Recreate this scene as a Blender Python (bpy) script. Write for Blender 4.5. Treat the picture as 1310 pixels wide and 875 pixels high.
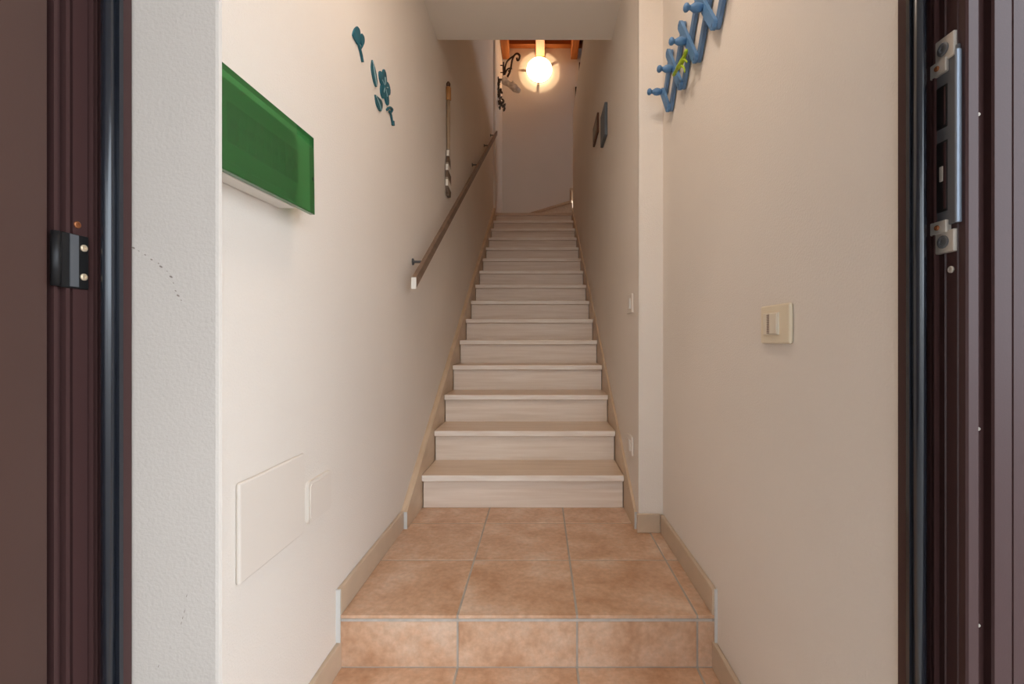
import bpy, bmesh, math, random
from mathutils import Vector, Matrix
random.seed(4)
scene = bpy.context.scene
for o in list(bpy.data.objects):
    bpy.data.objects.remove(o)
COL = scene.collection

# ------------------------------------------------------------------ camera
CAM_Z = 0.942
F_PX = 600.0            # focal length in pixels of the 1310 px wide frame
VPX, VPY = 691.0, 436.0
cam_d = bpy.data.cameras.new('camera')
cam_d.sensor_width = 36.0
cam_d.lens = F_PX / 1310.0 * 36.0
cam_d.shift_x = -(VPX - 655.0) / 1310.0
cam_d.shift_y = (VPY - 437.5) / 1310.0
cam_d.clip_start = 0.02
cam = bpy.data.objects.new('camera', cam_d)
cam.location = (0, 0, CAM_Z)
cam.rotation_euler = (math.pi / 2, 0, 0)
COL.objects.link(cam)
scene.camera = cam

# ------------------------------------------------------------------ world, light, exposure
SKY = 1.35
world = bpy.data.worlds.new('sky')
scene.world = world
world.use_nodes = True
bg = world.node_tree.nodes['Background']
bg.inputs['Color'].default_value = (0.80, 0.90, 1.0, 1)
bg.inputs['Strength'].default_value = SKY
vs = scene.view_settings
vs.view_transform = 'Standard'
vs.look = 'None'
vs.exposure = 2.1
vs.gamma = 1.0
vs.use_curve_mapping = False


def area_light(name, loc, rot, sx, sy, energy, color, portal=False):
    d = bpy.data.lights.new(name, 'AREA')
    d.shape = 'RECTANGLE'
    d.size, d.size_y = sx, sy
    d.energy = energy
    d.color = color
    o = bpy.data.objects.new(name, d)
    o.location = loc
    o.rotation_euler = rot
    COL.objects.link(o)
    if portal:
        d.cycles.is_portal = True
    return o


# daylight falling in through the bedroom-side window upstairs (window_1, right hand wall)
area_light('window_daylight', (2.93, 5.2, 4.35), (0, math.pi / 2, 0), 1.0, 1.2, 1.2, (0.86, 0.92, 1.0))


# ------------------------------------------------------------------ materials
def lin(c):
    return tuple((v / 12.92 if v <= 0.04045 else ((v + 0.055) / 1.055) ** 2.4) for v in [x / 255.0 for x in c])


def mat(name, rgb, rough=0.6, metal=0.0, var=0.0, vscale=8.0, bump=0.0, bscale=200.0, spec=0.5, rgb2=None,
        coord='Object', detail=4.0):
    m = bpy.data.materials.new(name)
    m.use_nodes = True
    nt = m.node_tree
    b = nt.nodes['Principled BSDF']
    c1 = lin(rgb)
    b.inputs['Base Color'].default_value = (*c1, 1)
    b.inputs['Roughness'].default_value = rough
    b.inputs['Metallic'].default_value = metal
    b.inputs['Specular IOR Level'].default_value = spec
    tc = nt.nodes.new('ShaderNodeTexCoord')
    if var or rgb2:
        n = nt.nodes.new('ShaderNodeTexNoise')
        n.inputs['Scale'].default_value = vscale
        n.inputs['Detail'].default_value = detail
        nt.links.new(tc.outputs[coord], n.inputs['Vector'])
        r = nt.nodes.new('ShaderNodeValToRGB')
        r.color_ramp.elements[0].position = 0.32
        r.color_ramp.elements[1].position = 0.68
        if rgb2:
            c2 = lin(rgb2)
        else:
            c2 = tuple(min(1, v * (1 + var)) for v in c1)
            c1 = tuple(v * (1 - var) for v in c1)
        r.color_ramp.elements[0].color = (*c1, 1)
        r.color_ramp.elements[1].color = (*c2, 1)
        nt.links.new(n.outputs['Fac'], r.inputs['Fac'])
        nt.links.new(r.outputs['Color'], b.inputs['Base Color'])
    if bump:
        n2 = nt.nodes.new('ShaderNodeTexNoise')
        n2.inputs['Scale'].default_value = bscale
        n2.inputs['Detail'].default_value = 3.0
        nt.links.new(tc.outputs[coord], n2.inputs['Vector'])
        bp = nt.nodes.new('ShaderNodeBump')
        bp.inputs['Strength'].default_value = bump
        bp.inputs['Distance'].default_value = 0.004
        nt.links.new(n2.outputs['Fac'], bp.inputs['Height'])
        nt.links.new(bp.outputs['Normal'], b.inputs['Normal'])
    return m


def tile_mat():
    """Terracotta-look porcelain: two scales of cloudy mottling, offset per tile."""
    m = bpy.data.materials.new('terracotta_tile')
    m.use_nodes = True
    nt = m.node_tree
    b = nt.nodes['Principled BSDF']
    b.inputs['Roughness'].default_value = 0.36
    b.inputs['Specular IOR Level'].default_value = 0.5
    tc = nt.nodes.new('ShaderNodeTexCoord')
    oi = nt.nodes.new('ShaderNodeObjectInfo')
    mul = nt.nodes.new('ShaderNodeMath'); mul.operation = 'MULTIPLY'; mul.inputs[1].default_value = 37.0
    nt.links.new(oi.outputs['Random'], mul.inputs[0])
    add = nt.nodes.new('ShaderNodeVectorMath'); add.operation = 'ADD'
    nt.links.new(tc.outputs['Object'], add.inputs[0])
    nt.links.new(mul.outputs[0], add.inputs[1])
    n1 = nt.nodes.new('ShaderNodeTexNoise'); n1.inputs['Scale'].default_value = 7.0
    n1.inputs['Detail'].default_value = 6.0; n1.inputs['Roughness'].default_value = 0.65
    n2 = nt.nodes.new('ShaderNodeTexNoise'); n2.inputs['Scale'].default_value = 60.0
    n2.inputs['Detail'].default_value = 4.0
    for n in (n1, n2):
        nt.links.new(add.outputs[0], n.inputs['Vector'])
    r1 = nt.nodes.new('ShaderNodeValToRGB')
    cr = r1.color_ramp
    cr.elements[0].position = 0.3; cr.elements[0].color = (*lin((188, 144, 110)), 1)
    cr.elements[1].position = 0.72; cr.elements[1].color = (*lin((224, 200, 178)), 1)
    e = cr.elements.new(0.5); e.color = (*lin((208, 170, 140)), 1)
    nt.links.new(n1.outputs['Fac'], r1.inputs['Fac'])
    r2 = nt.nodes.new('ShaderNodeValToRGB')
    r2.color_ramp.elements[0].position = 0.3; r2.color_ramp.elements[0].color = (0.86, 0.84, 0.82, 1)
    r2.color_ramp.elements[1].position = 0.7; r2.color_ramp.elements[1].color = (1.06, 1.05, 1.05, 1)
    nt.links.new(n2.outputs['Fac'], r2.inputs['Fac'])
    mx = nt.nodes.new('ShaderNodeMix'); mx.data_type = 'RGBA'; mx.blend_type = 'MULTIPLY'
    mx.inputs[0].default_value = 1.0
    nt.links.new(r1.outputs['Color'], mx.inputs[6]); nt.links.new(r2.outputs['Color'], mx.inputs[7])
    nt.links.new(mx.outputs[2], b.inputs['Base Color'])
    bp = nt.nodes.new('ShaderNodeBump'); bp.inputs['Strength'].default_value = 0.25
    bp.inputs['Distance'].default_value = 0.002
    nt.links.new(n2.outputs['Fac'], bp.inputs['Height']); nt.links.new(bp.outputs['Normal'], b.inputs['Normal'])
    return m


def streak_mat(name, rgb, rgb2, scale=(3, 3, 60), rough=0.35, spec=0.5):
    """Long faint veins (travertine, wood grain) by stretching the noise."""
    m = bpy.data.materials.new(name)
    m.use_nodes = True
    nt = m.node_tree
    b = nt.nodes['Principled BSDF']
    b.inputs['Roughness'].default_value = rough
    b.inputs['Specular IOR Level'].default_value = spec
    tc = nt.nodes.new('ShaderNodeTexCoord')
    mp = nt.nodes.new('ShaderNodeMapping'); mp.inputs['Scale'].default_value = scale
    oi = nt.nodes.new('ShaderNodeObjectInfo')
    mul = nt.nodes.new('ShaderNodeMath'); mul.operation = 'MULTIPLY'; mul.inputs[1].default_value = 23.0
    nt.links.new(oi.outputs['Random'], mul.inputs[0])
    nt.links.new(mul.outputs[0], mp.inputs['Location'])
    nt.links.new(tc.outputs['Object'], mp.inputs['Vector'])
    n = nt.nodes.new('ShaderNodeTexNoise'); n.inputs['Scale'].default_value = 1.0; n.inputs['Detail'].default_value = 6.0
    nt.links.new(mp.outputs['Vector'], n.inputs['Vector'])
    r = nt.nodes.new('ShaderNodeValToRGB')
    r.color_ramp.elements[0].position = 0.33; r.color_ramp.elements[0].color = (*lin(rgb), 1)
    r.color_ramp.elements[1].position = 0.66; r.color_ramp.elements[1].color = (*lin(rgb2), 1)
    nt.links.new(n.outputs['Fac'], r.inputs['Fac'])
    nt.links.new(r.outputs['Color'], b.inputs['Base Color'])
    return m


def emit_mat(name, rgb, strength, base=(240, 225, 200)):
    m = mat(name, base, 0.4)
    b = m.node_tree.nodes['Principled BSDF']
    b.inputs['Emission Color'].default_value = (*rgb, 1)
    b.inputs['Emission Strength'].default_value = strength
    return m


def stripe_mat():
    """Painted diagonal bands on the oar blade (object space, metres)."""
    m = bpy.data.materials.new('oar_blade_paint')
    m.use_nodes = True
    nt = m.node_tree
    b = nt.nodes['Principled BSDF']; b.inputs['Roughness'].default_value = 0.55
    tc = nt.nodes.new('ShaderNodeTexCoord')
    sp = nt.nodes.new('ShaderNodeSeparateXYZ'); nt.links.new(tc.outputs['Object'], sp.inputs[0])
    a = nt.nodes.new('ShaderNodeMath'); a.operation = 'MULTIPLY_ADD'
    a.inputs[1].default_value = 0.1
    nt.links.new(sp.outputs['Y'], a.inputs[0]); nt.links.new(sp.outputs['Z'], a.inputs[2])
    d = nt.nodes.new('ShaderNodeMath'); d.operation = 'MULTIPLY'; d.inputs[1].default_value = 1 / 0.098
    nt.links.new(a.outputs[0], d.inputs[0])
    fr = nt.nodes.new('ShaderNodeMath'); fr.operation = 'FRACT'; nt.links.new(d.outputs[0], fr.inputs[0])
    r = nt.nodes.new('ShaderNodeValToRGB'); r.color_ramp.interpolation = 'CONSTANT'
    cr = r.color_ramp
    cr.elements[0].position = 0.0; cr.elements[0].color = (*lin((98, 78, 62)), 1)
    cr.elements[1].position = 0.46; cr.elements[1].color = (*lin((226, 220, 210)), 1)
    e = cr.elements.new(0.86); e.color = (*lin((150, 138, 122)), 1)
    nt.links.new(fr.outputs[0], r.inputs['Fac'])
    nt.links.new(r.outputs['Color'], b.inputs['Base Color'])
    return m


def green_mat():
    m = bpy.data.materials.new('green_translucent_plastic')
    m.use_nodes = True
    b = m.node_tree.nodes['Principled BSDF']
    b.inputs['Base Color'].default_value = (*lin((74, 152, 86)), 1)
    b.inputs['Roughness'].default_value = 0.03
    b.inputs['IOR'].default_value = 1.5
    b.inputs['Transmission Weight'].default_value = 0.75
    return m


M = {
    'plaster': mat('white_plaster', (228, 218, 207), 0.85, bump=0.28, bscale=210, spec=0.2, var=0.02, vscale=2.0),
    'pierplaster': mat('darkened_pier_plaster', (192, 180, 169), 0.85, bump=0.2, bscale=200, spec=0.2, var=0.03, vscale=3.0),  # wall plaster darkened in colour to offset strong daylight on the pier
    'ceiling': mat('ceiling_plaster', (240, 232, 221), 0.9, bump=0.15, bscale=200, spec=0.2),
    'tile': tile_mat(),
    'grout': mat('grey_grout', (172, 162, 150), 0.9, var=0.08, vscale=30),
    'mortar': mat('pale_mortar', (186, 178, 168), 0.9, var=0.1, vscale=40),
    'skirting': mat('beige_ceramic_skirting', (196, 174, 150), 0.35, var=0.05, vscale=12),
    'caulk': mat('white_caulk', (206, 204, 200), 0.7),
    'tread': streak_mat('travertine_tread', (212, 188, 163), (226, 204, 182), (3, 40, 60), 0.3),
    'riser': streak_mat('travertine_riser', (226, 208, 190), (238, 223, 208), (3, 40, 55), 0.45),
    'nosing': streak_mat('travertine_nosing', (234, 220, 206), (246, 238, 228), (6, 40, 55), 0.6),
    'stone_skirt': streak_mat('travertine_skirting', (190, 164, 136), (212, 188, 160), (30, 4, 10), 0.4),
    'brown': mat('brown_door_enamel', (66, 43, 36), 0.42, var=0.05, vscale=3, bump=0.03, bscale=400),
    'brown2': mat('brown_frame_enamel', (64, 42, 40), 0.36, spec=0.22, bump=0.02, bscale=400),
    'rubber': mat('black_rubber_seal', (26, 28, 34), 0.22, spec=0.7),
    'steel': mat('nickel_steel', (198, 188, 176), 0.4, 0.45),
    'darksteel': mat('dark_zinc_steel', (98, 98, 100), 0.45, 0.4),
    'blacksteel': mat('blackened_steel', (34, 32, 32), 0.45, 0.5),
    'zinc': mat('bright_zinc_strip', (138, 146, 158), 0.5, 0.5),
    'screw': mat('brass_plated_screw', (214, 190, 160), 0.4, 0.5),
    'copper': mat('copper_screw', (150, 92, 56), 0.45, 0.6),
    'green': green_mat(),
    'whiteplastic': mat('white_plastic', (226, 222, 214), 0.4),
    'ivory': mat('ivory_plastic', (228, 213, 186), 0.4),
    'ivory2': mat('pale_ivory_plastic', (226, 214, 194), 0.35),
    'ribgrey': mat('grey_rib_plastic', (150, 128, 116), 0.5),
    'covers': mat('painted_cover', (224, 213, 201), 0.6, bump=0.08, bscale=150),
    'teal': mat('teal_enamel', (8, 88, 104), 0.6, var=0.2, vscale=30),
    'tealdark': mat('teal_grey_enamel', (26, 82, 92), 0.6, var=0.25, vscale=40),
    'tealpale': mat('pale_teal_line', (142, 170, 172), 0.5),
    'rail': streak_mat('brown_oiled_rail', (104, 82, 66), (128, 104, 86), (30, 3, 30), 0.4),
    'blue': mat('blue_painted_wood', (84, 126, 168), 0.5, var=0.12, vscale=18, bump=0.05, bscale=120),
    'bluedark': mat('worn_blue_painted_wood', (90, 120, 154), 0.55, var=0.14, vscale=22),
    'lime': mat('lime_green_plastic', (158, 182, 34), 0.4, var=0.2, vscale=60),
    'beam': streak_mat('pine_beam', (150, 86, 36), (186, 116, 56), (20, 2, 20), 0.5),
    'beamx': streak_mat('pine_beam_cross', (140, 78, 34), (176, 106, 50), (2, 20, 20), 0.5),
    'iron': mat('rusty_wrought_iron', (62, 46, 36), 0.6, 0.3, var=0.3, vscale=40),
    'drift': mat('bleached_driftwood', (240, 230, 216), 0.8, rgb2=(186, 172, 156), vscale=22, bump=0.4, bscale=60),
    'bunch': mat('dried_dark_leaves', (70, 62, 56), 0.8, rgb2=(116, 104, 92), vscale=50),
    'oarwood': streak_mat('oar_shaft_wood', (142, 120, 96), (172, 148, 120), (40, 40, 4), 0.6),
    'oargrip': mat('oar_grip_wood', (168, 118, 66), 0.5, var=0.15, vscale=30),
    'oarcap': mat('dark_oar_cap', (88, 58, 40), 0.5),
    'oarblade': stripe_mat(),
    'slate': mat('blue_grey_slate', (92, 100, 108), 0.6, var=0.1, vscale=20),
    'walnut': mat('walnut_frame', (92, 58, 42), 0.5, var=0.15, vscale=30),
    'picture': mat('picture_print', (166, 150, 132), 0.6, rgb2=(120, 130, 128), vscale=25),
    'lampglass': emit_mat('lit_opal_glass', (1.0, 0.62, 0.32), 4.5),
    'entryglass': emit_mat('lit_entry_glass', (1.0, 0.85, 0.72), 8.5),
    'stairfill': emit_mat('added_stair_fill', (1.0, 0.66, 0.38), 7.5),  # glow of the added fill lamp over the stairs
    'bulbglass': emit_mat('lit_bulb', (1.0, 0.8, 0.55), 60.0),
    'ground': mat('outdoor_paving', (180, 176, 172), 0.85, var=0.1, vscale=3),
    'facade': mat('facade_render', (222, 206, 184), 0.9, bump=0.2, bscale=120),
    'porch': mat('added_porch_render', (160, 152, 146), 0.9, var=0.1, vscale=6, bump=0.2, bscale=90),  # for the porch added out of view
    'opposite': mat('added_opposite_render', (232, 232, 232), 0.9, var=0.04, vscale=2),  # for the house front added out of view
    'glow_block': mat('dark_glow_block', (60, 52, 46), 0.9),  # for the hidden shell that blocks glow inside the wall lamp
    'upperfloor': mat('upper_floor_boards', (168, 132, 100), 0.5, var=0.1, vscale=6),
    'crack': mat('scuff_dirt', (132, 118, 108), 0.9),
    'winglass': mat('window_glass', (235, 240, 245), 0.05),
}
M['winglass'].node_tree.nodes['Principled BSDF'].inputs['Transmission Weight'].default_value = 1.0


# ------------------------------------------------------------------ mesh helpers
def mesh_obj(name, bm, m, parent=None, smooth=False):
    bmesh.ops.recalc_face_normals(bm, faces=bm.faces[:])
    me = bpy.data.meshes.new(name)
    bm.to_mesh(me)
    bm.free()
    me.materials.append(M[m])
    if smooth:
        for p in me.polygons:
            p.use_smooth = True
    o = bpy.data.objects.new(name, me)
    COL.objects.link(o)
    if parent is not None:
        o.parent = parent
    return o


def tag(o, label=None, cat=None, group=None, kind=None):
    if label: o['label'] = label
    if cat: o['category'] = cat
    if group: o['group'] = group
    if kind: o['kind'] = kind
    return o


def thing(name, label, cat, loc=(0, 0, 0), group=None, kind=None):
    o = bpy.data.objects.new(name, None)
    o.empty_display_size = 0.05
    o.location = loc
    COL.objects.link(o)
    return tag(o, label, cat, group, kind)


def add_box(bm, x0, x1, y0, y1, z0, z1, bev=0.0, seg=2, mtx=None):
    vs_ = [bm.verts.new((x, y, z)) for x in (x0, x1) for y in (y0, y1) for z in (z0, z1)]
    idx = [(0, 1, 3, 2), (4, 6, 7, 5), (0, 4, 5, 1), (2, 3, 7, 6), (0, 2, 6, 4), (1, 5, 7, 3)]
    fs = [bm.faces.new([vs_[i] for i in f]) for f in idx]
    if bev:
        es = {e for f in fs for e in f.edges}
        bmesh.ops.bevel(bm, geom=list(es), offset=bev, segments=seg, profile=0.5, affect='EDGES')
    return bm


def box(name, x0, x1, y0, y1, z0, z1, m, parent=None, bev=0.0, seg=2):
    """Box with its origin at its own centre (given in the parent's space)."""
    bm = bmesh.new()
    cx, cy, cz = (x0 + x1) / 2, (y0 + y1) / 2, (z0 + z1) / 2
    add_box(bm, x0 - cx, x1 - cx, y0 - cy, y1 - cy, z0 - cz, z1 - cz, bev, seg)
    o = mesh_obj(name, bm, m, parent)
    o.location = (cx, cy, cz)
    return o


def prism(bm, pts, axis, a, b):
    """Extrude a closed polygon. axis 'x': pts are (y,z); 'y': (x,z); 'z': (x,y)."""
    def P(p, t):
        return {'x': (t, p[0], p[1]), 'y': (p[0], t, p[1]), 'z': (p[0], p[1], t)}[axis]
    va = [bm.verts.new(P(p, a)) for p in pts]
    vb = [bm.verts.new(P(p, b)) for p in pts]
    n = len(pts)
    fa = bm.faces.new(va)
    fb = bm.faces.new(vb[::-1])
    for i in range(n):
        bm.faces.new((va[i], va[(i + 1) % n], vb[(i + 1) % n], vb[i]))
    bmesh.ops.triangulate(bm, faces=[fa, fb])
    return bm


def tube(bm, pts, rads, seg=10, cap=True):
    pts = [Vector(p) for p in pts]
    if not hasattr(rads, '__len__'):
        rads = [rads] * len(pts)
    rings = []
    ref = Vector((0.3, 0.9, 0.2)).normalized()
    for i, p in enumerate(pts):
        d = (pts[min(i + 1, len(pts) - 1)] - pts[max(i - 1, 0)]).normalized()
        u = d.cross(ref)
        if u.length < 1e-4:
            u = d.cross(Vector((1, 0, 0)))
        u.normalize()
        v = d.cross(u).normalized()
        rings.append([bm.verts.new(p + (u * math.cos(2 * math.pi * k / seg) + v * math.sin(2 * math.pi * k / seg)) * rads[i])
                      for k in range(seg)])
    for a, b in zip(rings, rings[1:]):
        for k in range(seg):
            bm.faces.new((a[k], a[(k + 1) % seg], b[(k + 1) % seg], b[k]))
    if cap:
        bm.faces.new(rings[0][::-1])
        bm.faces.new(rings[-1])
    return bm


def spline(pts, n=6):
    """Catmull-Rom through the points."""
    P = [Vector(p) for p in pts]
    out = []
    for i in range(len(P) - 1):
        p0, p1, p2, p3 = P[max(i - 1, 0)], P[i], P[i + 1], P[min(i + 2, len(P) - 1)]
        for k in range(n):
            t = k / n
            out.append(0.5 * ((2 * p1) + (-p0 + p2) * t + (2 * p0 - 5 * p1 + 4 * p2 - p3) * t * t
                              + (-p0 + 3 * p1 - 3 * p2 + p3) * t ** 3))
    out.append(P[-1])
    return out


def tube_obj(name, pts, rads, m, parent=None, seg=10):
    bm = bmesh.new()
    tube(bm, pts, rads, seg)
    return mesh_obj(name, bm, m, parent, True)


def lathe(bm, prof, seg=20, mtx=None):
    """prof: (r, h) turned about local Z, then mtx."""
    rings = []
    for r, h in prof:
        if r < 1e-6:
            v = bm.verts.new((0, 0, h)); rings.append([v] * seg)
        else:
            rings.append([bm.verts.new((r * math.cos(2 * math.pi * k / seg), r * math.sin(2 * math.pi * k / seg), h))
                          for k in range(seg)])
    for a, b in zip(rings, rings[1:]):
        for k in range(seg):
            f = [a[k], a[(k + 1) % seg], b[(k + 1) % seg], b[k]]
            f = list(dict.fromkeys(f))
            if len(f) >= 3:
                bm.faces.new(f)
    if mtx is not None:
        bmesh.ops.transform(bm, matrix=mtx, verts=bm.verts)
    return bm


TO_X = Matrix.Rotation(math.pi / 2, 4, 'Y')      # local +Z -> world +X
TO_NX = Matrix.Rotation(-math.pi / 2, 4, 'Y')    # local +Z -> world -X
TO_NY = Matrix.Rotation(math.pi / 2, 4, 'X')     # local +Z -> world -Y

# ------------------------------------------------------------------ measures of the place
WL, WR = -0.585, 0.508            # vestibule walls
SR = 0.407                        # right wall of the stair flight
TL, TR = -0.557, 0.395            # stair treads between the stone skirtings
Y_DOOR = 0.66
Y_PIER = 1.94
Y_STEP = 1.350                    # front edge of the tiled landing
LAND = 0.152                      # landing height above the lower floor
RISE, GOING = 0.159, 0.26
Y_NOSE = 2.203
Y_FAR = 6.9
CEIL = 2.655                      # underside of the vestibule ceiling
Y_SOFFIT = 2.67
TOP = 5.40                        # upstairs wooden ceiling
UPPER = LAND + RISE * 18          # upper floor level
Y_TOP = Y_NOSE + 14 * GOING       # nosing of the last straight step


# ================================================================== STRUCTURE
def struct_box(name, dims, m, label, cat='wall', bev=0.0):
    o = box(name, *dims, m, bev=bev)
    return tag(o, label, cat, kind='structure')


# left wall: one long plane, with a slight jog in front of the winder
bm = bmesh.new()
prism(bm, [(WL, Y_DOOR), (WL, 5.85), (-0.56, 5.85), (-0.56, Y_FAR), (-0.78, Y_FAR), (-0.78, Y_DOOR)], 'z', -0.02, TOP)
tag(mesh_obj('wall_left', bm, 'plaster'), 'long white plastered wall on the left carrying the handrail', 'wall', kind='structure')

# short return pier between door frame and left wall
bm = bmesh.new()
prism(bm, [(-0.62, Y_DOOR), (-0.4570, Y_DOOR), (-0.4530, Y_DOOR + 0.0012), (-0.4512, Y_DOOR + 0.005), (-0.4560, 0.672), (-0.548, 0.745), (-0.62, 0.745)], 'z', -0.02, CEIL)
pier = tag(mesh_obj('wall_left_pier', bm, 'pierplaster'), 'narrow wall pier with darkened plaster colour beside the left door frame', 'wall', kind='structure')

# right vestibule wall incl. the pier facing the door
struct_box('wall_right', (WR, 0.64, Y_DOOR, Y_PIER, -0.02, CEIL), 'plaster', 'warm white plastered entry wall with coat rack and switch')
bm = bmesh.new()
prism(bm, [(Y_PIER, -0.02), (5.83, -0.02), (5.83, 3.77), (2.67, 3.77), (2.67, UPPER), (Y_PIER, UPPER)], 'x', SR, 0.64)
bmesh.ops.bevel(bm, geom=[e for e in bm.edges if abs(e.verts[0].co.y - Y_PIER) < 1e-4 and abs(e.verts[1].co.y - Y_PIER) < 1e-4
                          and abs(e.verts[0].co.x - SR) < 1e-4 and abs(e.verts[1].co.x - SR) < 1e-4],
                offset=0.006, segments=2, affect='EDGES')
tag(mesh_obj('wall_stair', bm, 'plaster'), 'right wall of the stair flight with pale pier end', 'wall', kind='structure')

tag(box('wall_far', -0.78, 3.1, Y_FAR, Y_FAR + 0.15, -0.02, TOP, 'plaster'),
    'end wall at the top of the stairs behind the round lamp', 'wall', kind='structure')
# vestibule ceiling slab and the upper storey around the stairwell
struct_box('ceiling_entry', (WL, 0.64, Y_DOOR, Y_SOFFIT, CEIL, UPPER), 'ceiling', 'flat pale plaster ceiling over the entry', 'ceiling')
struct_box('floor_upper', (0.64, 3.1, Y_DOOR, Y_FAR, UPPER - 0.2, UPPER), 'upperfloor', 'upper storey floor beside the stairwell', 'floor')
struct_box('ceiling_upper', (-0.78, 3.1, Y_DOOR, Y_FAR + 0.15, TOP, TOP + 0.1), 'beam', 'brown boarded wooden ceiling above the stairwell', 'ceiling')
# far upstairs right wall with a window opening
bm = bmesh.new()
add_box(bm, 3.0, 3.12, Y_DOOR, 4.6, UPPER, TOP)
add_box(bm, 3.0, 3.12, 5.8, Y_FAR, UPPER, TOP)
add_box(bm, 3.0, 3.12, 4.6, 5.8, UPPER, 3.85)
add_box(bm, 3.0, 3.12, 4.6, 5.8, 4.85, TOP)
tag(mesh_obj('wall_upper', bm, 'plaster'), 'upstairs side wall with a window', 'wall', kind='structure')
win = thing('window_1', 'upstairs side window', 'window', (3.06, 5.2, 3.85), kind='structure')
for a, b_, c, d in ((-0.6, -0.55, 0, 1.0), (0.55, 0.6, 0, 1.0), (-0.03, 0.03, 0.05, 0.95), (-0.55, 0.55, 0, 0.05), (-0.55, 0.55, 0.95, 1.0)):
    box('window_frame', -0.03, 0.03, a, b_, c, d, 'whiteplastic', win)
for a in (-0.55, 0.03):
    box('pane', -0.003, 0.003, a, a + 0.52, 0.05, 0.95, 'winglass', win)

# facade round the door
bm = bmesh.new()
add_box(bm, -3.0, -0.725, 0.60, 0.74, -0.02, TOP + 0.1)
add_box(bm, 0.655, 3.1, 0.60, 0.74, -0.02, TOP + 0.1)
add_box(bm, -0.725, 0.655, 0.60, 0.655, 2.19, TOP + 0.1)
tag(mesh_obj('wall_front', bm, 'facade'), 'rendered house front around the entrance door', 'wall', kind='structure')
struct_box('added_porch_roof', (-1.15, 1.10, -2.2, 0.60, 2.35, 2.50), 'porch', 'added unseen porch roof that cuts overhead daylight', 'roof')  # unseen porch, added to keep sky light off the pier
struct_box('wall_added_porch_left', (-1.15, -1.0, -2.2, 0.60, -0.03, 2.35), 'porch', 'added unseen side wall that blocks daylight from the left', 'wall')  # added out of view to close off side light on the left
struct_box('wall_added_opposite', (-9.0, 1.6, -5.6, -5.4, -0.03, 6.0), 'opposite', 'added unseen house front that dims daylight from straight ahead', 'wall')  # unseen front, added to weaken frontal daylight on the pier
struct_box('added_porch_pillar', (0.94, 1.10, -2.2, -2.04, -0.03, 2.35), 'porch', 'added unseen corner pillar under the porch roof', 'pillar')  # belongs to the added porch, out of view
struct_box('ground', (-12, 12, -14, 0.60, -0.08, -0.03), 'ground', 'paved ground outside the entrance', 'ground')

# ---- floors: grout bed with separate tiles
XE = [WL, -0.238, 0.1065, 0.4530, WR]
GAP = 0.0028


def tile(parent, x0, x1, y0, y1, z, th=0.010):
    return box('tile', x0 + GAP, x1 - GAP, y0 + GAP, y1 - GAP, z - th, z, 'tile', parent, bev=0.0016, seg=1)


fl = struct_box('floor', (-0.70, 0.64, 0.60, Y_STEP + 0.05, -0.06, -0.0012), 'grout', 'lower terracotta tiled entry floor', 'floor')
fl_in = fl.location.copy()


def local(o, parent):
    o.location -= parent.location
    return o


ys = [Y_STEP + 0.012, 1.007, 0.662]
for i in range(len(ys) - 1):
    for j in range(4):
        local(tile(fl, XE[j], XE[j + 1], ys[i + 1], ys[i], 0.0), fl)
box_thr = local(box('threshold', -0.573, 0.502, 0.575, 0.659, -0.03, 0.004, 'skirting', fl, bev=0.002), fl)

ld = tag(box('floor_landing', WL, WR, Y_STEP + 0.0018, 2.30, -0.02, LAND - 0.0012, 'grout'),
         'raised landing of terracotta tiles at the stair foot', 'floor', kind='structure')
rows = [Y_STEP - 0.004, 1.690, 2.033, 2.225]
for i in range(3):
    for j in range(4):
        x1 = XE[j + 1]
        if rows[i] > 1.9 and j == 3:
            continue
        if i == 1 and j == 3:
            local(tile(ld, XE[3], x1, rows[i], Y_PIER, LAND), ld); continue
        if i == 2 and j == 2:
            x1 = SR
        local(tile(ld, XE[j], x1, rows[i], rows[i + 1], LAND), ld)
for j in range(4):
    o = box('riser_tile', XE[j] + GAP, XE[j + 1] - GAP, Y_STEP, Y_STEP + 0.012, 0.003, LAND - 0.019, 'tile', ld, bev=0.0016, seg=1)
    local(o, ld)
local(box('mortar_strip', WL + 0.013, WR - 0.013, Y_STEP + 0.0008, Y_STEP + 0.012, LAND - 0.0185, LAND - 0.011, 'mortar', ld), ld)

# ---- skirting tiles
BH, BT = 0.077, 0.0135


def skirt_board(name, dims, label):
    return tag(box(name, *dims, 'skirting', bev=0.003), label, 'baseboard', kind='structure')


bl = skirt_board('baseboard_left', (WL, WL + BT, Y_STEP - 0.002, 1.968, LAND, LAND + BH), 'beige ceramic skirting on the landing, left side')
local(box('caulk_strip', WL - 0.002, WL + BT - 0.0015, Y_STEP - 0.007, Y_STEP - 0.002, BH, LAND + BH, 'caulk', bl), bl)
br = skirt_board('baseboard_right', (WR - BT, WR, Y_STEP - 0.002, Y_PIER - BT, LAND, LAND + BH), 'beige ceramic skirting on the landing, right side')
local(box('caulk_strip', WR - BT + 0.006, WR + 0.002, Y_STEP - 0.007, Y_STEP - 0.002, BH, LAND + BH, 'caulk', br), br)
skirt_board('baseboard_pier', (SR - 0.008, WR - BT, Y_PIER - BT, Y_PIER, LAND, LAND + BH), 'beige ceramic skirting across the pier at the stair foot')
skirt_board('baseboard_left_low', (WL, WL + BT, 0.735, Y_STEP + 0.001, 0.0, BH), 'beige ceramic skirting on the lower floor, left side')
skirt_board('baseboard_right_low', (WR - BT, WR, Y_DOOR, Y_STEP + 0.001, 0.0, BH), 'beige ceramic skirting on the lower floor, right side')

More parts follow.
